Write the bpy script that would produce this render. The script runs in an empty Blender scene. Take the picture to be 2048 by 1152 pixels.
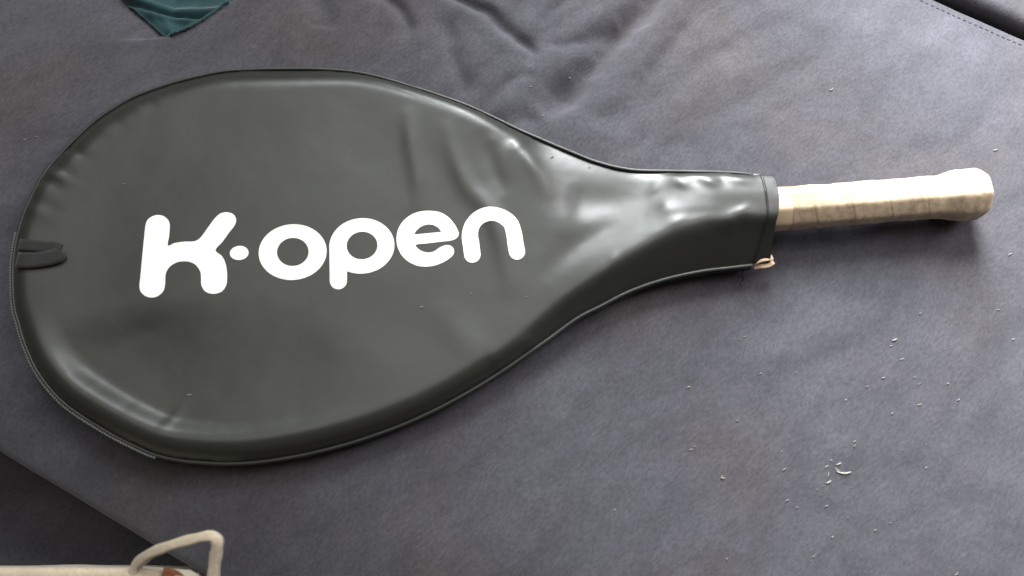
import bpy, bmesh, math, random
import numpy as np
from mathutils import Vector, Matrix
random.seed(7); rng = np.random.default_rng(7)
S = bpy.context.scene
COL = S.collection

# ------------------------------------------------------------------ camera, room light, exposure
CAM = Vector((0.0, -0.150, 0.545)); LOOK = Vector((0.0, 0.0, 0.010)); FOC = 27.7
cd = bpy.data.cameras.new('camera'); cam = bpy.data.objects.new('camera', cd); COL.objects.link(cam)
cam.location = CAM; cam.rotation_euler = (LOOK-CAM).to_track_quat('-Z', 'Y').to_euler()
cd.lens = FOC; cd.sensor_width = 36; cd.clip_start = .01; cd.clip_end = 50
cd.dof.use_dof = True; cd.dof.focus_distance = .60; cd.dof.aperture_fstop = 4.0
S.camera = cam
W = bpy.data.worlds.new('World'); S.world = W; W.use_nodes = True
W.node_tree.nodes['Background'].inputs[0].default_value = (1.0, .82, .74, 1)
W.node_tree.nodes['Background'].inputs[1].default_value = .11
def area(name, loc, target, sx, sy, power, col, spread=180):
    l = bpy.data.lights.new(name, 'AREA'); l.shape = 'RECTANGLE'; l.size = sx; l.size_y = sy
    l.energy = power; l.color = col; l.spread = math.radians(spread)
    o = bpy.data.objects.new(name, l); COL.objects.link(o); o.location = loc
    o.rotation_euler = (Vector(target)-Vector(loc)).to_track_quat('-Z', 'Y').to_euler(); return o
area('window_light', (.25, 1.02, .64), (.55, -.02, 0), .40, .85, 18.8, (.95, .98, 1.0), 60)
area('side_fill_light', (.98, .84, .86), (-.06, .46, 0), 1.20, 1.0, 6.7, (1.0, .98, .97), 64)  # added soft fill, no second window: lifts the shadows, fades leftwards
area('ceiling_light', (-.20, .50, 2.1), (-.20, .50, 0), 2.3, 1.2, 20, (1.0, .985, .94), 180)
area('upper_sheen_light', (-.25, 1.20, 1.30), (-.2, 0, 0), .85, .50, 8.6, (.93, 1.0, .99), 120)  # added lamp, not a window pane: puts the sheen on the lower-left vinyl
S.view_settings.view_transform = 'Standard'; S.view_settings.look = 'None'
S.view_settings.exposure = 0; S.view_settings.gamma = 1

# ------------------------------------------------------------------ helpers
RM = (LOOK-CAM).to_track_quat('-Z', 'Y').to_matrix()
RN = np.array(RM); CN = np.array(CAM)
def U(px, py, z):
    """ray through a photo point (2048 x 1152) met with the level z: gives real x, y"""
    px = np.asarray(px, float); py = np.asarray(py, float)
    v = np.stack([(px-1024)/2048*36/FOC, (576-py)/2048*36/FOC, -np.ones_like(px)], -1) @ RN.T
    t = (z-CN[2])/v[..., 2]
    return (CN[:2]+v[..., :2]*t[..., None])
def U3(px, py, z):
    p = U(px, py, z); return Vector((float(p[0]), float(p[1]), z))
def spline(pts, n=12, closed=False):
    P = np.array(pts, float); N = len(P); out = []
    rngi = range(N) if closed else range(N-1)
    for i in rngi:
        if closed: p0, p1, p2, p3 = P[i-1], P[i], P[(i+1) % N], P[(i+2) % N]
        else: p0, p1, p2, p3 = P[max(i-1, 0)], P[i], P[i+1], P[min(i+2, N-1)]
        for k in range(n):
            t = k/n
            out.append(.5*((2*p1)+(-p0+p2)*t+(2*p0-5*p1+4*p2-p3)*t*t+(-p0+3*p1-3*p2+p3)*t**3))
    if not closed: out.append(P[-1])
    return np.array(out)
def resample(P, step, closed=False):
    P = np.array(P, float)
    if closed: P = np.vstack([P, P[:1]])
    d = np.r_[0, np.cumsum(np.linalg.norm(np.diff(P, axis=0), axis=1))]
    n = max(2, int(round(d[-1]/step)))
    s = np.linspace(0, d[-1], n+1)
    Q = np.stack([np.interp(s, d, P[:, k]) for k in range(P.shape[1])], -1)
    return Q[:-1] if closed else Q
def dist_line(X, Y, P, closed=False):
    """distance to a polyline and arc parameter"""
    P = np.array(P, float); best = np.full(X.shape, 1e9); par = np.zeros(X.shape)
    n = len(P) if closed else len(P)-1
    for i in range(n):
        a = P[i]; b = P[(i+1) % len(P)]; d = b-a; L = d@d+1e-18
        t = np.clip(((X-a[0])*d[0]+(Y-a[1])*d[1])/L, 0, 1)
        q = np.hypot(X-a[0]-t*d[0], Y-a[1]-t*d[1]); m = q < best
        best = np.where(m, q, best); par = np.where(m, (i+t)/n, par)
    return best, par
def inside(X, Y, P):
    r = np.zeros(X.shape, bool); j = len(P)-1
    for i in range(len(P)):
        xi, yi = P[i]; xj, yj = P[j]
        if yi != yj:
            c = ((yi > Y) != (yj > Y)) & (X < (xj-xi)*(Y-yi)/(yj-yi)+xi); r ^= c
        j = i
    return r
def sdf_poly(X, Y, P):
    d, _ = dist_line(X, Y, P, True); return np.where(inside(X, Y, P), -d, d)
def vnoise(X, Y, seed):
    r = np.random.default_rng(seed).random((256, 256))
    xi = np.floor(X).astype(int); yi = np.floor(Y).astype(int); fx = X-xi; fy = Y-yi
    fx = fx*fx*(3-2*fx); fy = fy*fy*(3-2*fy); g = lambda a, b: r[a % 256, b % 256]
    return (g(xi, yi)*(1-fx)+g(xi+1, yi)*fx)*(1-fy)+(g(xi, yi+1)*(1-fx)+g(xi+1, yi+1)*fx)*fy-.5
def fbm(X, Y, s, seed, o=4):
    return sum(vnoise(X*s*2**k+7*k, Y*s*2**k+3*k, seed+k)*.5**k for k in range(o))
def sstep(a, b, x):
    t = np.clip((x-a)/(b-a), 0, 1); return t*t*(3-2*t)
def obj(name, verts, faces, mat, parent=None, smooth=True):
    me = bpy.data.meshes.new(name); me.from_pydata([tuple(map(float, v)) for v in verts], [], faces)
    if smooth: me.polygons.foreach_set('use_smooth', [True]*len(me.polygons))
    me.materials.append(mat); me.update()
    o = bpy.data.objects.new(name, me); COL.objects.link(o)
    if parent: o.parent = parent
    return o
def thing(name, label, cat, loc=(0, 0, 0), group=None):
    o = bpy.data.objects.new(name, None); COL.objects.link(o); o.location = (0, 0, 0)
    o.empty_display_size = .02; o['label'] = label; o['category'] = cat
    if group: o['group'] = group
    return o
def tag(o, label=None, cat=None, group=None, kind=None):
    if label: o['label'] = label
    if cat: o['category'] = cat
    if group: o['group'] = group
    if kind: o['kind'] = kind
    return o
def march(sd, xs, ys):
    """cells of the grid with sd<0, cut cleanly at sd=0 -> (M,2) points, faces"""
    nx, ny = len(xs), len(ys); ids = {}; V = []; F = []
    def vid(key, x, y):
        if key not in ids: ids[key] = len(V); V.append((x, y))
        return ids[key]
    ins = sd < 0
    cnt = ins[:-1, :-1].astype(int)+ins[1:, :-1]+ins[1:, 1:]+ins[:-1, 1:]
    for i, j in zip(*np.nonzero(cnt)):
        c = [(i, j), (i+1, j), (i+1, j+1), (i, j+1)]
        if cnt[i, j] == 4:
            F.append([vid(k, xs[k[0]], ys[k[1]]) for k in c]); continue
        poly = []
        for k in range(4):
            a = c[k]; b = c[(k+1) % 4]
            if ins[a]: poly.append(vid(a, xs[a[0]], ys[a[1]]))
            if ins[a] != ins[b]:
                t = sd[a]/(sd[a]-sd[b]); t = min(max(t, .02), .98)
                key = (min(a, b), max(a, b))
                poly.append(vid(key, xs[a[0]]+(xs[b[0]]-xs[a[0]])*t, ys[a[1]]+(ys[b[1]]-ys[a[1]])*t))
        if len(poly) >= 3: F.append(poly)
    return np.array(V), F
def tube(P, rad, seg=10, closed=False, sq=1.0):
    """tube round a 3D polyline; rad number or list; sq flattens it"""
    P = [Vector(p) for p in P]; n = len(P); V = []; F = []
    for i, p in enumerate(P):
        a = P[i-1] if (i or closed) else P[0]; b = P[(i+1) % n] if (i < n-1 or closed) else P[-1]
        t = (b-a).normalized(); s = t.cross(Vector((0, 0, 1)))
        s = s.normalized() if s.length > 1e-4 else Vector((1, 0, 0)); u = s.cross(t)
        r = rad[i] if hasattr(rad, '__len__') else rad
        for k in range(seg):
            w = 2*math.pi*k/seg; V.append(p+s*r*math.cos(w)+u*r*sq*math.sin(w))
    m = n if closed else n-1
    for i in range(m):
        for k in range(seg):
            F.append([i*seg+k, i*seg+(k+1) % seg, ((i+1) % n)*seg+(k+1) % seg, ((i+1) % n)*seg+k])
    if not closed: F.append(list(range(seg))[::-1]); F.append([(n-1)*seg+k for k in range(seg)])
    return V, F
def join(parts):
    V = []; F = []
    for v, f in parts:
        o = len(V); V += list(v); F += [[i+o for i in q] for q in f]
    return V, F
def box_at(c, ax, ay, az):
    V = [c+ax*i+ay*j+az*k for k in (-1, 1) for j in (-1, 1) for i in (-1, 1)]
    return V, [[0, 2, 3, 1], [4, 5, 7, 6], [0, 1, 5, 4], [2, 6, 7, 3], [0, 4, 6, 2], [1, 3, 7, 5]]

# ------------------------------------------------------------------ materials
def mat(name, col, rough, spec=.5, **kw):
    m = bpy.data.materials.new(name); m.use_nodes = True; b = m.node_tree.nodes['Principled BSDF']
    b.inputs['Base Color'].default_value = (*col, 1); b.inputs['Roughness'].default_value = rough
    b.inputs['Specular IOR Level'].default_value = spec
    for k, v in kw.items(): b.inputs[k.replace('_', ' ')].default_value = v
    return m
class N:
    def __init__(s, m): s.t = m.node_tree; s.b = s.t.nodes['Principled BSDF']; s.co = s.t.nodes.new('ShaderNodeTexCoord').outputs['Object']
    def map(s, sc, rot=0):
        n = s.t.nodes.new('ShaderNodeMapping'); n.inputs['Rotation'].default_value = (0, 0, rot)
        n.inputs['Scale'].default_value = sc
        # rotate first, then stretch
        r = s.t.nodes.new('ShaderNodeVectorRotate'); r.rotation_type = 'Z_AXIS'; r.inputs['Angle'].default_value = rot
        n.inputs['Rotation'].default_value = (0, 0, 0)
        s.t.links.new(s.co, r.inputs['Vector']); s.t.links.new(r.outputs[0], n.inputs['Vector']); return n.outputs[0]
    def noise(s, vec, sc, det=4, rough=.55, dist=0):
        n = s.t.nodes.new('ShaderNodeTexNoise'); s.t.links.new(vec, n.inputs['Vector'])
        n.inputs['Scale'].default_value = sc; n.inputs['Detail'].default_value = det; n.inputs['Roughness'].default_value = rough
        n.inputs['Distortion'].default_value = dist; return n.outputs['Fac']
    def ramp(s, fac, stops):
        n = s.t.nodes.new('ShaderNodeValToRGB'); s.t.links.new(fac, n.inputs[0]); e = n.color_ramp.elements
        while len(e) < len(stops): e.new(.5)
        for q, (p, c) in zip(e, stops): q.position = p; q.color = (*c, 1) if hasattr(c, '__len__') else (c, c, c, 1)
        return n.outputs[0]
    def mix(s, a, b, fac, mode='MIX'):
        n = s.t.nodes.new('ShaderNodeMix'); n.data_type = 'RGBA'; n.blend_type = mode
        if isinstance(fac, (int, float)): n.inputs[0].default_value = fac
        else: s.t.links.new(fac, n.inputs[0])
        for i, v in ((6, a), (7, b)):
            if isinstance(v, tuple): n.inputs[i].default_value = (*v, 1)
            else: s.t.links.new(v, n.inputs[i])
        return n.outputs[2]
    def bump(s, h, strength, dist, prev=None):
        n = s.t.nodes.new('ShaderNodeBump'); n.inputs['Strength'].default_value = strength; n.inputs['Distance'].default_value = dist
        s.t.links.new(h, n.inputs['Height'])
        if prev: s.t.links.new(prev, n.inputs['Normal'])
        return n.outputs[0]
    def set(s, k, v): s.t.links.new(v, s.b.inputs[k])

def velour():
    m = mat('velour', (.1, .1, .11), .9, .15, Sheen_Weight=.22, Sheen_Roughness=.45, Sheen_Tint=(.85, .88, 1, 1))
    n = N(m)
    iso = n.map((1, 1, 1)); st = n.map((1, .42, 1), math.radians(38)); st2 = n.map((1, .35, 1), math.radians(62))
    big = n.noise(iso, 7, 3, .5, .5); blot = n.noise(st2, 22, 4, .6, .8); mid = n.noise(st, 85, 3, .6, .3)
    fine = n.noise(st, 620, 2, .6)
    c = n.ramp(big, [(.3, (.056, .050, .052)), (.5, (.052, .0505, .0595)), (.72, (.059, .0595, .069))])
    c = n.mix(c, n.ramp(blot, [(.32, .83), (.5, 1.0), (.7, 1.11)]), 1.0, 'MULTIPLY')
    c = n.mix(c, n.ramp(mid, [(.3, .90), (.7, 1.10)]), 1.0, 'MULTIPLY')
    c = n.mix(c, n.ramp(fine, [(.3, .82), (.72, 1.2)]), 1.0, 'MULTIPLY')
    n.set('Base Color', c)
    b = n.bump(fine, .5, .0007); b = n.bump(mid, .16, .0012, b)
    n.set('Normal', b); return m
def vinyl(name, col, r0, r1, bump=.10):
    m = mat(name, col, .35, .46); n = N(m); iso = n.map((1, 1, 1))
    a = n.noise(iso, 30, 4, .6); g = n.noise(iso, 900, 2, .6)
    n.set('Roughness', n.ramp(a, [(.3, r0), (.7, r1)]))
    b = n.bump(g, bump, .00012); b = n.bump(n.noise(iso, 55, 2, .5), .25, .0009, b); n.set('Normal', b); return m
def cloth(name, col, sc=500, var=.12, rough=.85, bump=.4, sheen=.2):
    m = mat(name, col, rough, .2, Sheen_Weight=sheen); n = N(m); iso = n.map((1, 1, 1))
    f = n.noise(iso, sc, 3, .6); g = n.noise(iso, sc/9, 3, .6)
    c = n.mix(tuple(col), n.ramp(f, [(.3, 1-var), (.7, 1+var)]), 1.0, 'MULTIPLY')
    c = n.mix(c, n.ramp(g, [(.3, 1-var), (.7, 1+var*.6)]), 1.0, 'MULTIPLY'); n.set('Base Color', c)
    n.set('Normal', n.bump(f, bump, .0004)); return m
M = dict(
    velour=velour(),
    vinyl=vinyl('black_vinyl', (.019, .020, .017), .31, .43),
    trim=vinyl('black_trim', (.015, .015, .014), .38, .5),
    web=cloth('black_webbing', (.013, .013, .013), 1400, .3, .6),
    coil=mat('zipper_nylon', (.12, .125, .12), .4, .5), pipe=vinyl('glossy_piping', (.024, .025, .023), .36, .46),
    stitch=mat('slate_thread', (.050, .050, .058), .8, .2),
    ink=mat('white_ink', (.84, .815, .76), .45, .35),
    grip=cloth('cream_overgrip', (.37, .285, .195), 230, .22, .66, .6, .1),
    tape=cloth('finishing_tape', (.44, .335, .235), 600, .04, .45, .1, 0),
    beige=cloth('beige_zipper_tape', (.50, .36, .25), 900, .15),
    teal=cloth('teal_fabric', (.0035, .031, .036), 380, .15, .7, .3, .3),
    canvas=cloth('cream_canvas', (.47, .40, .30), 420, .12, .9, .6),
    leather=cloth('brown_leather', (.20, .075, .035), 300, .2, .5, .3, 0),
    lint=mat('lint_fibre', (.19, .18, .155), .9, .1), lint2=mat('tuft_fibre', (.28, .27, .235), .9, .1),
    thread=mat('black_thread', (.012, .012, .012), .8, .2),
)

# ------------------------------------------------------------------ sofa (the surface everything lies on)
def edge_line(p, q):      # two photo points on a level -> world line
    a = U(*p, 0.0); b = U(*q, 0.0); return a, b
F0, F1 = U(0, 903, -.022), U(392, 1140, -.022)          # near edge of the seat
B0, B1 = U(1868, -4, -.011), U(2048, 80, -.011)         # far edge of the seat
da = (F1-F0)/np.linalg.norm(F1-F0); db = np.array([-da[1], da[0]])
def onb(P, Q, a):  # b coordinate of line PQ at coordinate a
    pa, pb, qa, qb = P@da, P@db, Q@da, Q@db
    return pb+(qb-pb)*(a-pa)/(qa-pa)
def seatz(x, y):
    """relief of the seat: creases pressed into the velour cover"""
    z = fbm(x, y, 9, 11, 3)*.0035+fbm(x, y, 45, 21, 3)*.0007
    wx = fbm(x, y, 30, 61, 3)*.006; wy = fbm(x, y, 30, 71, 3)*.006
    c0 = U(900, 40, 0.0); c1 = U(1330, 200, 0.0); dd_, _ = dist_line(x, y, np.array([c0, c1])); mk = 1-sstep(.02, .16, dd_)
    u_ = (x+wx)*.82+(y+wy)*.57; v_ = -(x+wx)*.57+(y+wy)*.82
    z = z-mk*.0022*np.exp(-(vnoise(v_*22, u_*8, 91)/.16)**2)*np.clip(.4+1.6*vnoise(x*16, y*16, 95), 0, 1)+mk*fbm(v_, u_*.55, 24, 97, 3)*.0040
    def crease(pts, w, dep, z, lip=.35):
        P = U(*np.array(spline(pts, 5)).T, 0.0); w = w*1.45; d, t = dist_line(x+wx, y+wy, P)
        f = np.clip(np.minimum(t*5, (1-t)*4), 0, 1); f = f*f*(3-2*f)
        return z+f*dep*(-np.exp(-(d/w)**2)+.13*np.exp(-((d-w*2.4)/(w*1.4))**2))
    k = .00034
    z = crease([(1420, -160), (1320, -30), (1245, 55), (1185, 128), (1130, 190), (1080, 232)], 22*k, .0125, z)
    z = crease([(840, -60), (905, -12), (980, 28), (1035, 70), (1068, 100), (1045, 150)], 9*k, .0048, z)
    z = crease([(720, -50), (758, -12), (795, 18), (814, 48), (800, 85)], 11*k, .0042, z)
    z = crease([(880, 20), (905, 80), (918, 140), (935, 200)], 16*k, .0034, z)
    z = crease([(1190, -60), (1130, 0), (1088, 55), (1060, 110)], 13*k, .0036, z)
    z = crease([(1075, 140), (1010, 180), (965, 240)], 12*k, .0024, z)
    z = crease([(1240, 40), (1180, 78), (1120, 88), (1070, 80)], 12*k, .0024, z)
    z = crease([(1330, 120), (1260, 210), (1180, 260)], 18*k, .0022, z)
    z = crease([(1420, -30), (1370, 60), (1290, 150)], 14*k, .0026, z)
    z = crease([(610, -40), (650, 20), (640, 60)], 18*k, .0032, z)
    z = crease([(1080, 232), (1000, 250), (940, 230)], 14*k, .0026, z)
    z = crease([(1500, -30), (1420, 60), (1350, 170)], 26*k, .0012, z)
    # the seat crowns down towards its near and far edges
    ca = x*da[0]+y*da[1]; cb = x*db[0]+y*db[1]
    z = z-.017*np.clip(1-(cb-onb(F0, F1, ca))/.10, 0, 1)**2-.009*np.clip(1-(onb(B0, B1, ca)-cb)/.09, 0, 1)**2
    # the hollow in the far left, where the fabric dips behind a fold
    E = U(*np.array(spline([(-300, 150), (60, 112), (200, 92), (290, 82), (345, 75), (376, 65), (412, 44), (462, 8), (540, -40), (700, -160)], 6)).T, 0.0)
    d, t = dist_line(x, y, E)
    poly = np.vstack([E, [[.6, 1.2], [-1.5, 1.2], [-1.5, E[0][1]]]]); ins = inside(x, y, poly)
    amp = sstep(.20, .48, t)
    z = z-np.where(ins, 1, 0)*amp*(.016*sstep(0, .007, d)+.12*np.minimum(d, .10))+np.where(~ins, 1, 0)*amp*.003*np.exp(-(d/.012)**2)
    return z
def slab(name, afrom, ato, bf, bt, top, drop, r, parent=None, relief=None, step=.0021, mat_=None):
    A = np.arange(afrom, ato+1e-6, step); nb = int((bt(0)-bf(0))/step)
    prof = []  # (t 0..1 or None, inset, dz)
    for q in np.linspace(0, 1, 8): prof.append(('f', 0.0, -drop*(1-q)-r*0 if q < 1 else 0))
    rows = []
    V = []
    na = len(A)
    def add(x, y, z): V.append(np.stack([x, y, z], -1))
    b0 = np.array([bf(a) for a in A]); b1 = np.array([bt(a) for a in A])
    def pt(b): return A*da[0]+b*db[0], A*da[1]+b*db[1]
    x, y = pt(b0); e0 = relief(x, y) if relief else 0
    for q in np.linspace(0, 1, 6)[:-1]:
        add(x, y, np.full(na, top-r-drop*(1-q))+e0)
    for w in np.linspace(0, math.pi/2, 8):
        x, y = pt(b0+r*(1-math.cos(w))); z = top-r+r*math.sin(w)
        add(x, y, np.full(na, z)+(relief(x, y) if relief else 0))
    for q in np.linspace(0, 1, nb)[1:-1]:
        b = b0+r+(b1-b0-2*r)*q; x, y = pt(b)
        add(x, y, np.full(na, top)+(relief(x, y) if relief else 0))
    for w in np.linspace(math.pi/2, 0, 8):
        x, y = pt(b1-r*(1-math.cos(w))); z = top-r+r*math.sin(w)
        add(x, y, np.full(na, z)+(relief(x, y) if relief else 0))
    x, y = pt(b1); e1_ = relief(x, y) if relief else 0
    for q in np.linspace(1, 0, 6)[1:]:
        add(x, y, np.full(na, top-r-drop*(1-q))+e1_)
    nr = len(V); V = np.concatenate(V)
    i = np.arange(nr-1)[:, None]*na; j = np.arange(na-1)[None]; a = (i+j).ravel()
    Fq = np.stack([a, a+1, a+na+1, a+na], -1).tolist()
    return obj(name, V, Fq, mat_ or M['velour'], parent)
sofa = thing('sofa', 'dark blue grey velour sofa with creased seat that the racket lies on', 'sofa')
slab('seat_cushion', -.85, .95, lambda a: onb(F0, F1, a), lambda a: onb(B0, B1, a), 0.0, .17, .006, sofa, seatz)
# stitched seam pair along the far edge
for k, off in enumerate((.0075,)):
    aa = np.arange(-.1, .75, .0046); parts = []
    for a in aa:
        b = onb(B0, B1, a)-off-.002; p = da*a+db*b; q = seatz(np.array([p[0]]), np.array([p[1]]))[0]
        parts.append(box_at(Vector((p[0], p[1], q+.0002)), Vector((*da, 0))*.0012, Vector((*db, 0))*.0004, Vector((0, 0, .0003))))
    tag(obj('seam_stitch', *join(parts), M['stitch'], sofa, False), kind='stuff')
# neighbouring cushion past the cleft
slab('back_cushion', -.15, 1.0, lambda a: onb(B0, B1, a)+.003, lambda a: onb(B0, B1, a)+.30, .000, .10, .010, sofa, None, .005)
# front rail below the seat
slab('front_rail', -.85, .9, lambda a: onb(F0, F1, a)-.26, lambda a: onb(F0, F1, a)+.004, -.115, .05, .030, sofa,
     lambda x, y: fbm(x, y, 8, 5, 3)*.006, .006)

# ------------------------------------------------------------------ racket cover
RIMZ = .0125
OUT_TOP = [(1520, 355), (1483, 345), (1374, 341), (1265, 338), (1200, 324), (1147, 304), (1044, 260), (942, 212), (839, 176), (737, 147), (665, 138), (600, 136),
           (520, 137), (443, 142), (354, 162), (280, 187), (228, 214), (177, 251), (118, 310), (82, 356), (55, 409), (37, 457), (27, 509), (24, 561),
           (28, 620), (35, 645), (49, 692), (75, 748), (125, 808), (203, 861), (273, 898), (325, 918), (400, 929), (500, 930), (617, 912), (734, 880), (851, 834),
           (969, 770), (1086, 691), (1155, 641), (1203, 616), (1265, 585), (1337, 561), (1410, 546), (1470, 539), (1512, 534)]
outline_open = spline(OUT_TOP, 8)
RIGHT = spline([(1512, 534), (1536, 528), (1545, 512), (1549, 478), (1554, 440), (1554, 405), (1548, 372), (1538, 358), (1520, 355)], 6)
# the mouth of the cover stands higher than the rim
LIFT = .0095        # the handle holds the far rim of the neck up
opz = RIMZ+LIFT*sstep(1010, 1290, outline_open[:, 0])*(outline_open[:, 1] < 420)
rimW = U(outline_open[:, 0], outline_open[:, 1], opz)
xL0, xL1, yL = U(1010, 300, .018)[0], U(1290, 340, .022)[0], U(1300, 430, .02)[1]
def rimz(x, y): return RIMZ+LIFT*sstep(xL0, xL1, x)*(y > yL)
zr = np.interp(np.linspace(0, 1, len(RIGHT)), [0, .12, .35, .5, .7, .9, 1], [RIMZ, .013, .028, .036, .032, .024, RIMZ+LIFT])
rightW = np.array([U(p[0], p[1], z) for p, z in zip(RIGHT, zr)])
INSET = .0022
outer = np.vstack([rimW[:-1], rightW[:-1]])
# domain for the stretched panel runs on past the mouth
ex_ = np.array([(1512, 534), (1620, 530), (1760, 528), (1760, 330), (1620, 345), (1520, 355)], float)
ext = U(ex_[:, 0], ex_[:, 1], np.array([RIMZ]*3+[RIMZ+LIFT]*3))
domain = np.vstack([rimW[:-1], ext[:-1]])
gs = .00125
xs = np.arange(outer[:, 0].min()-.01, domain[:, 0].max()+.004, gs); ys = np.arange(outer[:, 1].min()-.01, outer[:, 1].max()+.01, gs)
GX, GY = np.meshgrid(xs, ys, indexing='ij')
sd_dom = sdf_poly(GX, GY, domain[::2])
rim_in = sd_dom+INSET
def PL(pts, z=.022, n=5): return U(*spline(pts, n).T, z)
obst = np.full(GX.shape, -1.0)
def ridge(P, top, R, half, tops=None):
    global obst
    d, t = dist_line(GX, GY, P); tp = np.interp(t, np.linspace(0, 1, len(tops)), tops) if tops is not None else top
    z = tp-d*d/(2*R); obst = np.maximum(obst, np.where(d < half, z, -1))
head = sd_dom
FR = .0155
tl = U(560, 530, .02); an_ = np.arctan2(GY-tl[1], GX-tl[0]); tm = sstep(1.0, 1.6, an_)*(1-sstep(2.5, 2.9, an_))
dfr = np.abs(sd_dom+FR+.0065*tm)  # racket hoop runs FR inside the rim for the head part
xlim = U(1040, 400, .02)[0]
zf = .0245-dfr**2/(2*(.011+.010*tm))
zf = zf-.006*sstep(xlim-.035, xlim+.03, GX)
obst = np.where((dfr < .011) & (GX < xlim+.03), zf, obst)
ridge(PL([(1030, 300), (1072, 350), (1090, 430), (1090, 515), (1068, 600), (1040, 665)]), .0242, .012, .010)
ridge(PL([(985, 281), (1030, 302), (1100, 340), (1200, 368), (1320, 378), (1400, 380), (1540, 384)]), 0, .012, .010, [.0240, .0225, .0195, .0200, .0225, .0305, .0342, .0345])
ridge(PL([(985, 707), (1040, 665), (1100, 612), (1180, 556), (1260, 508), (1350, 468), (1450, 446)]), 0, .008, .010, [.0243, .0244, .0255, .0285, .0315, .034, .0355])
hA, hB = U(1480, 424.5, .0195), U(1985, 385.5, .020); hd = hB-hA
hP = np.array([hA-hd*.28, hA-hd*.08, hA, hA+hd*.6])
ridge(hP, 0, .018, .015, [.0335, .0365, .0372, .0374, .0374])
bed = np.where((sd_dom < -.012) & (GX < xlim+.03), .0195, -1); obst = np.maximum(obst, bed)
inn = rim_in < 0
RZF = rimz(GX, GY)
Z = np.where(inn, np.maximum(obst, .020), RZF)
for it in range(1400):
    A4 = (np.roll(Z, 1, 0)+np.roll(Z, -1, 0)+np.roll(Z, 1, 1)+np.roll(Z, -1, 1))/4
    A4[0] = Z[0]; A4[-1] = Z[-2]
    Zn = np.where(inn, np.maximum(Z+1.0*(A4-Z), obst), RZF); Z = Zn
Z[-1] = Z[-2]
# folds and puckers of the vinyl
def fold(pts, w, amp, z=.024, prof=None):
    global Z
    P = PL(pts, z); d, t = dist_line(GX, GY, P)
    f = np.clip(np.minimum(t*3, (1-t)*3), 0, 1) if prof is None else np.interp(t, np.linspace(0, 1, len(prof)), prof)
    Z = Z+f*amp*np.exp(-(d/w)**2)*sstep(0, .012, -rim_in)
k = .00035
Z = Z+fbm(GX, GY, 14, 40, 3)*.0009*sstep(0, .03, -rim_in)
fold([(815, 210), (822, 280), (835, 360), (840, 430)], 17*k, .0014)
fold([(890, 235), (905, 300), (935, 370), (985, 430), (1010, 520), (1020, 600)], 19*k, .0019)
fold([(960, 260), (985, 330), (1010, 390)], 16*k, -.0012)
fold([(1045, 300), (1075, 350), (1100, 400)], 14*k, .0008)
fold([(1140, 350), (1130, 410), (1125, 480)], 20*k, .0010)
fold([(870, 600), (930, 680), (990, 720)], 32*k, .0008)
fold([(560, 620), (720, 700), (830, 760)], 55*k, .0007)
fold([(1110, 385), (1160, 400), (1220, 410), (1290, 405), (1360, 392)], 40*k, -.0020, .020, [.3, .9, 1, .9, .2])
fold([(1085, 560), (1140, 500), (1215, 460), (1300, 430)], 24*k, -.0013, .026, [.2, 1, 1, .3])
fold([(1330, 414), (1400, 412), (1480, 408), (1550, 404)], 17*k, -.0014, .035, [0, .4, 1, .8])
fold([(1290, 470), (1370, 448), (1460, 440), (1560, 436)], 13*k, .0014, .034, [0, .6, 1, 1, .9])
fold([(1200, 560), (1225, 530), (1230, 500)], 9*k, .0009, .03)
for (x0, y0, x1, y1, w, a) in [(1352, 358, 1372, 378, 6, .0013), (1378, 356, 1398, 374, 6, -.0010), (1400, 354, 1425, 376, 6, .0013), (1432, 356, 1450, 376, 6, -.001),
                               (1452, 358, 1500, 368, 8, .0012), (1320, 362, 1300, 385, 9, .0009), (1460, 440, 1500, 420, 10, .0012), (1330, 455, 1365, 440, 8, .0010),
                               (1385, 458, 1440, 452, 10, -.0010)]:
    fold([(x0, y0), ((x0+x1)/2, (y0+y1)/2+1), (x1, y1)], w*k, a, .028, [.3, 1, .3])
# puckers square to the rim round the far left and lower left
dR, tR = dist_line(GX, GY, outer, True)
ang = np.arctan2(GY-U(560, 530, .02)[1], GX-U(560, 530, .02)[0])
def pucker(a0, a1, nn, amp, depth, seed):
    global Z
    g = np.random.default_rng(seed)
    for q in range(nn):
        c = a0+(a1-a0)*(q+g.uniform(.2, .8))/nn; wd = g.uniform(.010, .020)
        Z = Z+amp*g.uniform(.4, 1.2)*(1 if q % 2 else -1)*np.exp(-(((ang-c+np.pi) % (2*np.pi)-np.pi)/wd)**2)*sstep(.001, .007, dR)*(1-sstep(depth*.5, depth*g.uniform(.9, 1.4), dR))
pucker(2.62, 2.98, 9, .0011, .030, 3); pucker(2.2, 2.62, 5, .0003, .034, 4)
pucker(-2.75, -2.0, 4, .00028, .040, 5)
low = sstep(-2.95, -2.6, ang)*(1-.65*sstep(-2.45, -1.45, ang)-.35*sstep(-1.5, -.7, ang))*(ang < 0)
Z = Z-low*.0056*sstep(.016, .030, dR)*(1-sstep(.040, .12, dR))
for it in range(7):
    A4 = (np.roll(Z, 1, 0)+np.roll(Z, -1, 0)+np.roll(Z, 1, 1)+np.roll(Z, -1, 1))/4
    Z = np.where(rim_in < -gs, Z*.4+A4*.6, Z)
Z = np.maximum(Z, RIMZ)
def hz(x, y):
    fx = np.clip((np.asarray(x)-xs[0])/gs, 0, len(xs)-1.001); fy = np.clip((np.asarray(y)-ys[0])/gs, 0, len(ys)-1.001)
    i = fx.astype(int); j = fy.astype(int); u = fx-i; v = fy-j
    return (Z[i, j]*(1-u)+Z[i+1, j]*u)*(1-v)+(Z[i, j+1]*(1-u)+Z[i+1, j+1]*u)*v
sd_out = sdf_poly(GX, GY, outer[::2])
sd_panel = np.maximum(rim_in, sd_out+.0002)
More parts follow.
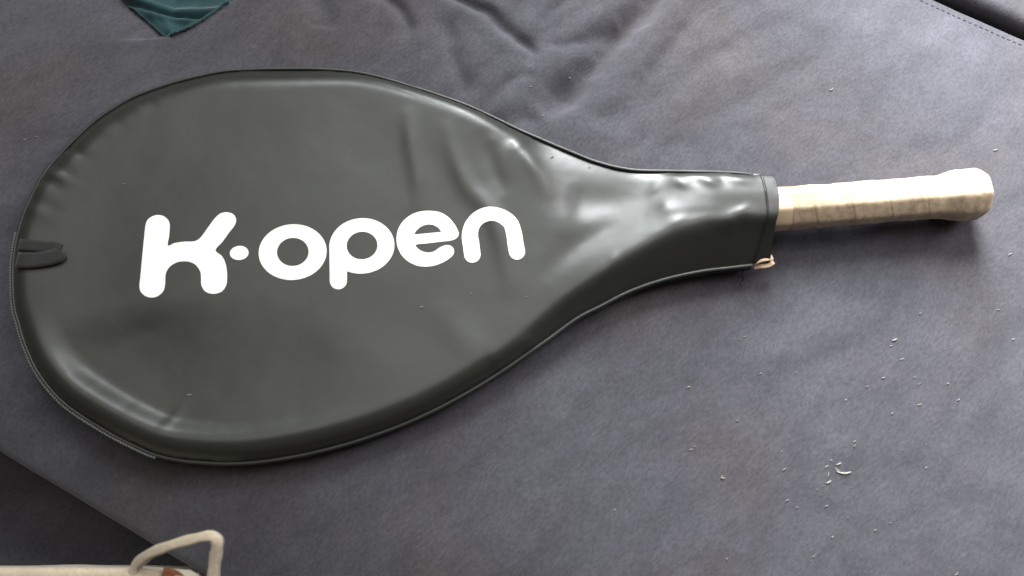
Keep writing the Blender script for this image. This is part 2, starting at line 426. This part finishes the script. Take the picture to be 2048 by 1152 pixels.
cover = thing('racket_cover', 'black vinyl racket cover with white lettering zipped over the racket head', 'racket cover')
V2, Fp = march(sd_panel, xs, ys)
obj('front_panel', np.c_[V2, hz(V2[:, 0], V2[:, 1])], Fp, M['vinyl'], cover)
# underside
Vb, Fb = march(sd_out[::3, ::3]+.004, xs[::3], ys[::3]); obj('back_panel', np.c_[Vb, np.full(len(Vb), .0022)], Fb, M['trim'], cover)
# side wall under the rim: swept profile
R = resample(rimW, .0025); R = R[:-1]
T = np.gradient(R, axis=0); T /= np.linalg.norm(T, axis=1)[:, None]; Nn = np.stack([T[:, 1], -T[:, 0]], -1)
if np.mean([inside(np.array([p[0]+n[0]*.004]), np.array([p[1]+n[1]*.004]), outer)[0] for p, n in zip(R[::40], Nn[::40])]) > .5: Nn = -Nn
prof = [(-.0026, .0128), (-.0016, .0122), (-.0011, .0108), (-.0004, .0092), (-.0001, .0072), (-.0004, .0052), (-.0014, .0035), (-.0032, .0026), (-.006, .0022)]
V = []; F = []
for i, (p, n) in enumerate(zip(R, Nn)):
    wob = .0003*math.sin(i*.31)+.0002*math.sin(i*.83)
    for o_, z in prof: q = p+n*(o_+wob*(z < .011)); V.append((q[0], q[1], z+(rimz(p[0], p[1])-RIMZ)*min(1, z/.0115)))
m_ = len(prof)
for i in range(len(R)-1):
    for k_ in range(m_-1): F.append([i*m_+k_, (i+1)*m_+k_, (i+1)*m_+k_+1, i*m_+k_+1])
obj('side_wall', V, F, M['trim'], cover)
# piping along the seam
pip = [Vector((*(p-n*.0013), .0134+float(rimz(p[0], p[1]))-RIMZ+.0001*math.sin(i*.5))) for i, (p, n) in enumerate(zip(R, Nn))]
obj('piping', *tube(pip, .00135, 10), M['pipe'], cover)
# zipper on the near left half of the rim
pxs = np.interp(np.linspace(0, 1, len(R)), np.linspace(0, 1, len(outline_open)), np.arange(len(outline_open)))
Rp = resample(outline_open, 7.0)
s_all = np.r_[0, np.cumsum(np.linalg.norm(np.diff(R, axis=0), axis=1))]
def idx_of(px, py):
    w = U(px, py, RIMZ); return int(np.argmin(np.hypot(*(R-w).T)))
i0, i1 = idx_of(33, 470), idx_of(322, 917)
seg = R[i0:i1]; sn = Nn[i0:i1]
dd = np.r_[0, np.cumsum(np.linalg.norm(np.diff(seg, axis=0), axis=1))]; uu = np.arange(0, dd[-1], .0021)
fine = np.stack([np.interp(uu, dd, np.c_[seg, sn][:, q]) for q in range(4)], -1)
parts = []
for i, q in enumerate(fine):
    p = Vector((q[0]-q[2]*.0004, q[1]-q[3]*.0004, .0136)); nrm = Vector((q[2], q[3], 0)).normalized(); t = Vector((-nrm.y, nrm.x, 0))
    parts.append(box_at(p, nrm*.0015, t*.00068, Vector((0, 0, .0006))+nrm*-.0002))
tag(obj('zipper_teeth', *join(parts), M['coil'], cover, False), kind='stuff')
tp = [Vector((q[0]-q[2]*.0002, q[1]-q[3]*.0002, .0128)) for q in fine]
obj('zipper_tape', *tube(tp, .0016, 8, sq=.55), M['coil'], cover)
# second thin seam along the lower side
j0, j1 = idx_of(330, 918), len(R)-2
sm = [Vector((*(p-n*.0004), .0098)) for p, n in zip(R[j0:j1], Nn[j0:j1])]
obj('side_seam', *tube(sm, .00055, 6), M['trim'], cover)
# zipper slider where the teeth end
c = Vector((*U(306, 893, .0145), .0150)); e1 = Vector((.92, -.38, 0)); e2 = Vector((.38, .92, 0))
so = obj('zipper_slider', *box_at(c, e1*.0050, e2*.0026, Vector((0, 0, .0011))), M['trim'], cover)
bv = so.modifiers.new('bevel', 'BEVEL'); bv.width = .0009; bv.segments = 3
# hem round the mouth
hemL = U(*spline([(1516, 350), (1523, 395), (1527, 440), (1522, 490), (1512, 540)], 6).T, .028)
hx = np.interp(GY, hemL[::-1, 1], hemL[::-1, 0]); sd_hem = np.maximum(np.maximum(sd_out-.0003, rim_in), hx-GX)
Vh, Fh = march(sd_hem, xs, ys); hb = np.c_[Vh, hz(Vh[:, 0], Vh[:, 1])+.0009]
ho = obj('mouth_hem', hb, Fh, M['trim'], cover); sl = ho.modifiers.new('thickness', 'SOLIDIFY'); sl.thickness = .0016; sl.offset = -1
parts = []
L = resample(hemL, .0026)
for i in range(2, len(L)-2):
    x, y = L[i][0]+.0010, L[i][1]; z = float(hz(x, y)); z2 = float(hz(x, y+.001)); t = Vector((0, .001, z2-z)).normalized()
    parts.append(box_at(Vector((x, y, z+.0011)), Vector((.0003, 0, 0)), t*.0009, Vector((0, 0, .0002))))
tag(obj('hem_stitch', *join(parts), M['thread'], ho, False), kind='stuff')
# little upstanding corner at the far end of the mouth
cn = [Vector((*U(x, y, z), z)) for x, y, z in ((1500, 352, .0225), (1522, 353, .0235), (1538, 361, .025), (1545, 374, .026))]
obj('hem_corner', *tube(spline([tuple(v) for v in cn], 6), [.0012]+[.0022]*17+[.0012], 8, sq=.6), M['vinyl'], cover)
# beige end of the zipper tape folded out below the mouth
def ribbon(P, W, th, wdir=None):
    """flat strap through 3D points; W half width"""
    V = []; F = []; n = len(P)
    for i in range(n):
        a = Vector(P[max(i-1, 0)]); b = Vector(P[min(i+1, n-1)]); t = (b-a).normalized()
        s = (Vector(wdir) if wdir is not None else t.cross(Vector((0, 0, 1)))); s = (s-t*s.dot(t)).normalized(); u = s.cross(t)
        w = W[i] if hasattr(W, '__len__') else W
        for sx, su in ((-1, -1), (-.55, -1.15), (.55, -1.15), (1, -1), (1, 1), (.55, 1.15), (-.55, 1.15), (-1, 1)): V.append(Vector(P[i])+s*w*sx+u*th*su)
    for i in range(n-1):
        for k_ in range(8): F.append([i*8+k_, i*8+(k_+1) % 8, (i+1)*8+(k_+1) % 8, (i+1)*8+k_])
    F.append(list(range(8))[::-1]); F.append([(n-1)*8+k_ for k_ in range(8)])
    return V, F
def P3(l): return [Vector((*U(x, y, z), z)) for x, y, z in l]
def sp3(l, n=6): return [Vector(v) for v in spline([tuple(v) for v in P3(l)], n)]
e = thing; 
t1 = ribbon(sp3([(1508, 526, .0125), (1520, 520, .0150), (1534, 517, .0155), (1544, 515, .0140)]), .0019, .0007)
t2 = ribbon(sp3([(1508, 534, .0100), (1522, 532, .0120), (1536, 530, .0120), (1546, 524, .0105)]), .0018, .0007)
zo = obj('zipper_tape_end', *join([t1, t2]), M['beige'], cover); zo['label'] = 'beige frayed end of the zipper tape'
th = sp3([(1490, 536, .009), (1484, 548, .006), (1487, 558, .003), (1480, 568, .002), (1484, 574, .002)], 5)
obj('loose_thread', *tube(th, .00042, 6), M['thread'], cover)
# hanging loop at the tip, folded flat on the panel
def tabz(x, y, add): return float(hz(x, y))+add
def tab(pts, W, add, name):
    L = spline(pts, 6); P = []
    for i, (x, y) in enumerate(L):
        w = U(x, y, .022); P.append(Vector((w[0], w[1], max(float(hz(w[0], w[1])), .0150)+add)))
    return P
la = tab([(44, 493), (62, 494), (92, 496), (112, 497), (122, 499)], 1, .0012, '')
lb = tab([(42, 524), (66, 525), (90, 522), (108, 518), (124, 512), (131, 508)], 1, .0024, '')
lp = obj('hanging_loop', *join([ribbon(la, [.0040]*len(la), .0005), ribbon(lb, list(np.r_[np.full(len(lb)-8, .0055), np.linspace(.0055, .0022, 8)]), .0006)]), M['web'], cover)

# lettering: flat print laid on the vinyl
C0 = lambda p: (240+p[0]*.41016, 380+p[1]*.41016)
def ell(cx, cy, rx, ry, rot=0, n=64):
    a = np.linspace(0, 2*np.pi, n, endpoint=False); c, s = math.cos(rot), math.sin(rot)
    return np.stack([cx+rx*np.cos(a)*c-ry*np.sin(a)*s, cy+rx*np.cos(a)*s+ry*np.sin(a)*c], -1)
def cap_(X, Y, a, b, r0, r1):
    a = np.array(a, float); b = np.array(b, float); d = b-a; t = np.clip(((X-a[0])*d[0]+(Y-a[1])*d[1])/(d@d), 0, 1)
    return np.hypot(X-a[0]-t*d[0], Y-a[1]-t*d[1])-(r0+(r1-r0)*t)
def LK(X, Y):
    o = spline([(231, 165), (228, 215), (222, 262), (255, 250), (300, 243), (350, 241), (382, 222), (420, 170), (455, 124), (480, 104), (510, 98), (540, 106), (556, 130),
                (550, 160), (520, 200), (490, 242), (455, 284), (485, 312), (503, 345), (511, 385), (512, 425), (508, 455), (490, 484), (460, 497), (430, 497), (402, 484), (386, 455),
                (385, 420), (381, 390), (362, 360), (335, 344), (305, 339), (270, 343), (238, 360), (217, 385), (210, 410), (208, 455), (198, 488), (172, 510), (143, 517), (112, 510),
                (90, 490), (83, 462), (87, 420), (98, 300), (110, 180), (120, 140), (145, 119), (175, 112), (205, 120), (225, 140)], 5, True)
    return sdf_poly(X, Y, o)
def LO(X, Y): return np.maximum(sdf_poly(X, Y, ell(834, 293.5, 167, 136, -.10)), -sdf_poly(X, Y, ell(834.5, 292.5, 78, 69, -.12)))
def LP(X, Y):
    b = np.maximum(sdf_poly(X, Y, ell(1174, 263.5, 160, 136, -.09)), -sdf_poly(X, Y, ell(1175, 261.5, 76, 68, -.1)))
    return np.minimum(b, np.maximum(cap_(X, Y, (1057, 262), (1058.5, 434), 43, 42), -sdf_poly(X, Y, ell(1175, 261.5, 76, 68, -.1))))
def LE(X, Y):
    o = spline([(1650, 205), (1640, 226), (1612, 238), (1560, 244), (1500, 251), (1440, 258), (1450, 277), (1472, 291), (1500, 297), (1530, 291), (1556, 273), (1582, 262),
                (1608, 263), (1625, 280), (1625, 303), (1605, 326), (1570, 347), (1530, 361), (1485, 366), (1440, 359), (1395, 335), (1362, 297), (1345, 245), (1350, 190),
                (1375, 144), (1415, 112), (1460, 96), (1512, 92), (1562, 101), (1600, 124), (1628, 156), (1644, 185)], 5, True)
    h = np.array([(1430, 208), (1440, 190), (1458, 173), (1480, 162), (1502, 158), (1525, 161), (1547, 172), (1567, 196)])
    return np.maximum(sdf_poly(X, Y, o), -sdf_poly(X, Y, h))
def LN(X, Y):
    c = spline([(1717, 308), (1711, 260), (1705, 212), (1717, 164), (1752, 127), (1808, 113), (1862, 125), (1904, 158), (1921, 208), (1928, 255), (1936, 298)], 6)
    d, t = dist_line(X, Y, c); return d-np.interp(t, [0, .15, .35, .5, .65, .85, 1], [40, 40.5, 36, 33.5, 36, 38.5, 39])
def LD(X, Y): return sdf_poly(X, Y, ell(572, 298, 46, 34.5, -.1))
for nm, fn, (a, b, c_, d_) in (('letter', LK, (75, 90, 565, 525)), ('dot', LD, (520, 255, 625, 340)), ('letter', LO, (660, 150, 1010, 440)), ('letter', LP, (1008, 120, 1340, 484)),
                          ('letter', LE, (1338, 85, 1658, 374)), ('letter', LN, (1655, 72, 1984, 356))):
    xg = np.arange(a, c_, 4.0); yg = np.arange(b, d_, 4.0); XX, YY = np.meshgrid(xg, yg, indexing='ij')
    v, f = march(fn(XX, YY), xg, yg); px, py = C0(v.T)
    w = U(px, py, .0245); z = hz(w[:, 0], w[:, 1])+.00035
    obj(nm, np.c_[w, z], [q[::-1] for q in f], M['ink'], cover)

# ------------------------------------------------------------------ racket (handle stands out of the cover)
rk = thing('tennis_racket', 'racket in the black cover, only its cream taped handle showing', 'racket')
AZ = .0195
A0 = U3(1480, 424.5, AZ); A1 = U3(1985, 385.5, AZ+.0005); ax = (A1-A0).normalized(); LEN = (A1-A0).length
sx_ = ax.cross(Vector((0, 0, 1))).normalized(); sz_ = sx_.cross(ax)
def pos_of(px): return (U3(px, 424.5-(px-1480)*39/505, AZ)-A0).dot(ax)
def octa(th, mixf):
    a = (th % (math.pi/4))-math.pi/8; return (1-mixf)+mixf*math.cos(math.pi/8)/math.cos(a)
def sweep(s0, s1, rf, name, m, n=160, seg=64, mixf=.85, dome0=False, dome1=False, off=0):
    V = []; F = []
    for i in range(n+1):
        s = s0+(s1-s0)*i/n
        for k_ in range(seg):
            th = 2*math.pi*k_/seg; r = rf(s, th)*octa(th+off, mixf)
            V.append(A0+ax*s+sx_*r*math.cos(th)+sz_*r*math.sin(th))
    for i in range(n):
        for k_ in range(seg): F.append([i*seg+k_, (i+1)*seg+k_, (i+1)*seg+(k_+1) % seg, i*seg+(k_+1) % seg])
    F.append([n*seg+k_ for k_ in range(seg)]); F.append(list(range(seg))[::-1])
    return obj(name, V, F, m, rk)
pE, pB = pos_of(1966), pos_of(1880); pC = pos_of(1582); pitch = .0265
def lump(s, th): return .00016*math.sin(s*310+2*math.cos(th))+.00007*math.sin(s*730+3*th)+.0002*math.sin(s*150-2*th)
def helix(s, th): u = (s/pitch+th/(2*math.pi)) % 1.0; return .00032*(1-sstep(.9, 1, np.array(u)))*(1-.5*u)
def rgrip(s, th):
    r = .0151+.0004*(1-s/LEN)
    fl = float(sstep(pB-.006, pB+.012, np.array(s))); r += .0033*fl
    return r+helix(s, th)+lump(s, th)
sweep(pC-.004, pB+.008, rgrip, 'grip', M['grip'], 220, off=math.radians(20))
def rbutt(s, th):
    r = .0151+.0035*float(sstep(pB-.006, pB+.012, np.array(s)))+.0001
    q = max(0, (s-(pE-.0085))/.0085); r *= math.sqrt(max(1-q**2.6*.60, .02)) if q < 1 else .63
    return r+lump(s, th)*1.2
sweep(pB+.007, pE, rbutt, 'butt_cap', M['grip'], 60, mixf=.75, off=math.radians(20))
sweep(0, pC-.0035, lambda s, th: .0158+.00012*math.sin(s*500), 'finishing_tape', M['tape'], 30, mixf=.8, off=math.radians(20))

# ------------------------------------------------------------------ teal garment in the far left corner
def drape(name, outline, zf_, m, step, thick, parent=None):
    Wd = np.array([U(x, y, 0.0) for x, y in outline]); X = np.arange(Wd[:, 0].min()-.01, Wd[:, 0].max()+.01, step); Y = np.arange(Wd[:, 1].min()-.01, Wd[:, 1].max()+.01, step)
    A, B = np.meshgrid(X, Y, indexing='ij'); sd = sdf_poly(A, B, Wd); v, f = march(sd, X, Y)
    d = -sdf_poly(v[:, 0], v[:, 1], Wd); z = zf_(v[:, 0], v[:, 1], np.maximum(d, 0))
    o = obj(name, np.c_[v, z], f, m, parent); q = o.modifiers.new('thickness', 'SOLIDIFY'); q.thickness = thick; q.offset = -1; return o
g = thing('garment', 'crumpled teal garment corner lying in the hollow at top left', 'clothing')
def fz(x, y, d):
    z = seatz(x, y)+.003+.004*sstep(0, .006, d)
    for pts, w, a in (([(250, 5), (300, 16), (350, 19), (400, 21), (440, 14)], 4, -.0045), ([(255, 0), (300, 5), (360, 8), (430, 6)], 9, .004), ([(300, 24), (350, 27), (410, 27)], 8, .003),
                      ([(320, 30), (335, 48), (342, 66)], 7, .002), ([(365, 32), (352, 50), (350, 62)], 6, -.0016), ([(380, 36), (372, 48), (362, 60)], 6, .0018), ([(200, -60), (330, -40), (520, -50)], 20, .008)):
        P = U(*spline(pts, 5).T, 0.0); q, t = dist_line(x, y, P); z = z+a*np.exp(-(q/(w*.00035))**2)
    return z+fbm(x, y, 60, 77, 2)*.002
drape('cloth', [tuple(p) for p in spline([(236, -10), (262, 14), (292, 38), (318, 60), (334, 72), (352, 76), (374, 70), (404, 50), (440, 24), (480, -8), (560, -90), (480, -160), (330, -170), (190, -120), (200, -50)], 5, True)], fz, M['teal'], .0014, .0016, g)

# ------------------------------------------------------------------ bag with cream strap, near left
bag = thing('tote_bag', 'cream canvas bag with a looped strap at the bottom left edge', 'bag')
BZ = .030
rim = sp3([(-260, 1152, BZ), (-60, 1150, BZ), (80, 1149, BZ), (200, 1150, BZ), (300, 1151, BZ), (324, 1156, BZ), (333, 1170, BZ), (338, 1230, BZ), (300, 1330, BZ), (100, 1360, BZ), (-200, 1350, BZ)], 8)
obj('rim', *tube(rim, .0042, 12, sq=.8), M['canvas'], bag)
V = []; F = []
for i, p in enumerate(rim):
    for q in range(9): V.append((p.x+.002*math.sin(i*.3)*q/8, p.y+.0003*math.sin(i*.6+q), p.z-.001-(.092)*q/8))
for i in range(len(rim)-1):
    for q in range(8): F.append([i*9+q, (i+1)*9+q, (i+1)*9+q+1, i*9+q+1])
bo = obj('bag_wall', V, F, M['canvas'], bag); q = bo.modifiers.new('thickness', 'SOLIDIFY'); q.thickness = .0015
st = sp3([(268, 1150, .030), (276, 1128, .034), (300, 1108, .042), (345, 1090, .050), (395, 1076, .054), (424, 1072, .055), (435, 1084, .054), (432, 1110, .050), (427, 1150, .044), (424, 1200, .036)], 8)
obj('strap', *ribbon(st, [.0029+.0002*math.sin(i*.7) for i in range(len(st))], .0024), M['canvas'], bag)
lt = ribbon(sp3([(326, 1149, .0335), (338, 1151, .0335), (352, 1158, .032), (366, 1172, .029)]), .0040, .0012)
lo = obj('leather_trim', *lt, M['leather'], bag)
lw = ribbon(sp3([(350, 1155, .034), (364, 1157, .034), (384, 1162, .033)]), .0012, .0010); obj('trim_edge', *lw, M['canvas'], lo)

# ------------------------------------------------------------------ lint and dust
def fleck(px, py, ln, ang_, curve, w, zf_=None, seed=0):
    c = U(px, py, 0.0 if zf_ is None else .024); P = []; W_ = []
    for t in np.linspace(-1, 1, 7):
        s = ln*.5*t*.00035; b = curve*ln*.00035*(t*t-.5)*.5
        x = c[0]+s*math.cos(ang_)-b*math.sin(ang_); y = c[1]+s*math.sin(ang_)+b*math.cos(ang_)
        z = (float(seatz(np.array([x]), np.array([y]))[0]) if zf_ is None else float(hz(x, y)))+.0004
        P.append((x, y, z)); W_.append(w*.00035*(1-.75*t*t))
    return tube(P, W_, 5, sq=.6)
big = join([fleck(1686, 945, 30, -.05, .25, 2.2), fleck(1674, 940, 12, -.6, .1, 1.2), fleck(1676, 928, 11, .45, .1, 1.5), fleck(1656, 964, 12, .45, .3, 1.8), fleck(1652, 933, 10, .5, 0, .9), fleck(1655, 950, 10, 1.2, .2, .8), fleck(1661, 921, 6, -.4, 0, .8)])
tag(obj('lint_tuft', *big, M['lint2']), 'torn white tuft of lint, the biggest on the seat below the handle', 'lint')
for (x, y, ln, a, w, lab) in ((1788, 680, 12, .4, 2.6, 'pale blocky bit of lint halfway between the handle and the big tuft'),
                              (1445, 956, 9, -.2, 2.2, 'small cream crumb of lint left of the big torn tuft')):
    tag(obj('lint_fleck', *join([fleck(x, y, ln, a, .2, w), fleck(x-7, y+12, 8, a+.1, .1, 1.1)] if x > 1500 else [fleck(x, y, ln, a, .2, w), fleck(x-1, y-3, 5, 1.2, 0, 1.2)]), M['lint']), lab, 'lint')
parts = []
for (x, y, ln) in [(1803, 719, 11), (1765, 756, 9), (1827, 755, 9), (1838, 768, 11), (1732, 773, 9), (1836, 810, 10), (1377, 774, 9), (1489, 673, 9), (1474, 842, 8), (1567, 939, 9), (1573, 1001, 10), (1594, 1015, 7),
                   (1652, 1012, 8), (1708, 883, 8), (1707, 892, 9), (1893, 768, 7), (1229, 1020, 6), (1382, 899, 10), (1390, 893, 7), (1750, 1060, 7), (1665, 1074, 7), (1452, 1117, 6), (1912, 1148, 10), (2018, 510, 12),
                   (1662, 179, 14), (1840, 627, 8), (1780, 1046, 6), (1140, 150, 6), (1062, 176, 7), (1086, 231, 12), (1520, 747, 7), (1850, 936, 7), (1990, 300, 12), (1996, 620, 8), (2025, 679, 9),
                   (75, 275, 7), (50, 280, 6), (1690, 800, 7), (1782, 828, 7), (1915, 800, 8)]:
    parts.append(fleck(x, y, ln*.9, random.uniform(.15, .7), random.uniform(-.3, .4), random.uniform(.8, 1.5)))
for _ in range(14):
    x, y = random.gauss(1650, 260), random.gauss(760, 230)
    if y < 600 and x < 1990: continue
    parts.append(fleck(x, y, random.uniform(4, 9), random.uniform(.1, .8), random.uniform(-.3, .3), random.uniform(.35, .7)))
tag(obj('lint_specks', *join(parts), M['lint']), 'tiny pale lint specks scattered over the velour seat', 'lint', kind='stuff')
parts = [fleck(x, y, ln, a, .2, w, 1) for x, y, ln, a, w in ((1105, 308, 10, .8, 2.0), (371, 787, 11, .1, 1.7), (842, 612, 9, .2, 1.2), (941, 586, 6, .3, .8), (1051, 594, 7, .4, .9), (245, 365, 6, .1, .9), (540, 590, 4, 0, .7), (1180, 330, 5, .4, .8), (700, 300, 3, .2, .5), (480, 700, 3, 0, .5))]
tag(obj('dust_specks', *join(parts), M['lint']), 'few tiny pale dust specks on the black vinyl cover', 'dust', kind='stuff')
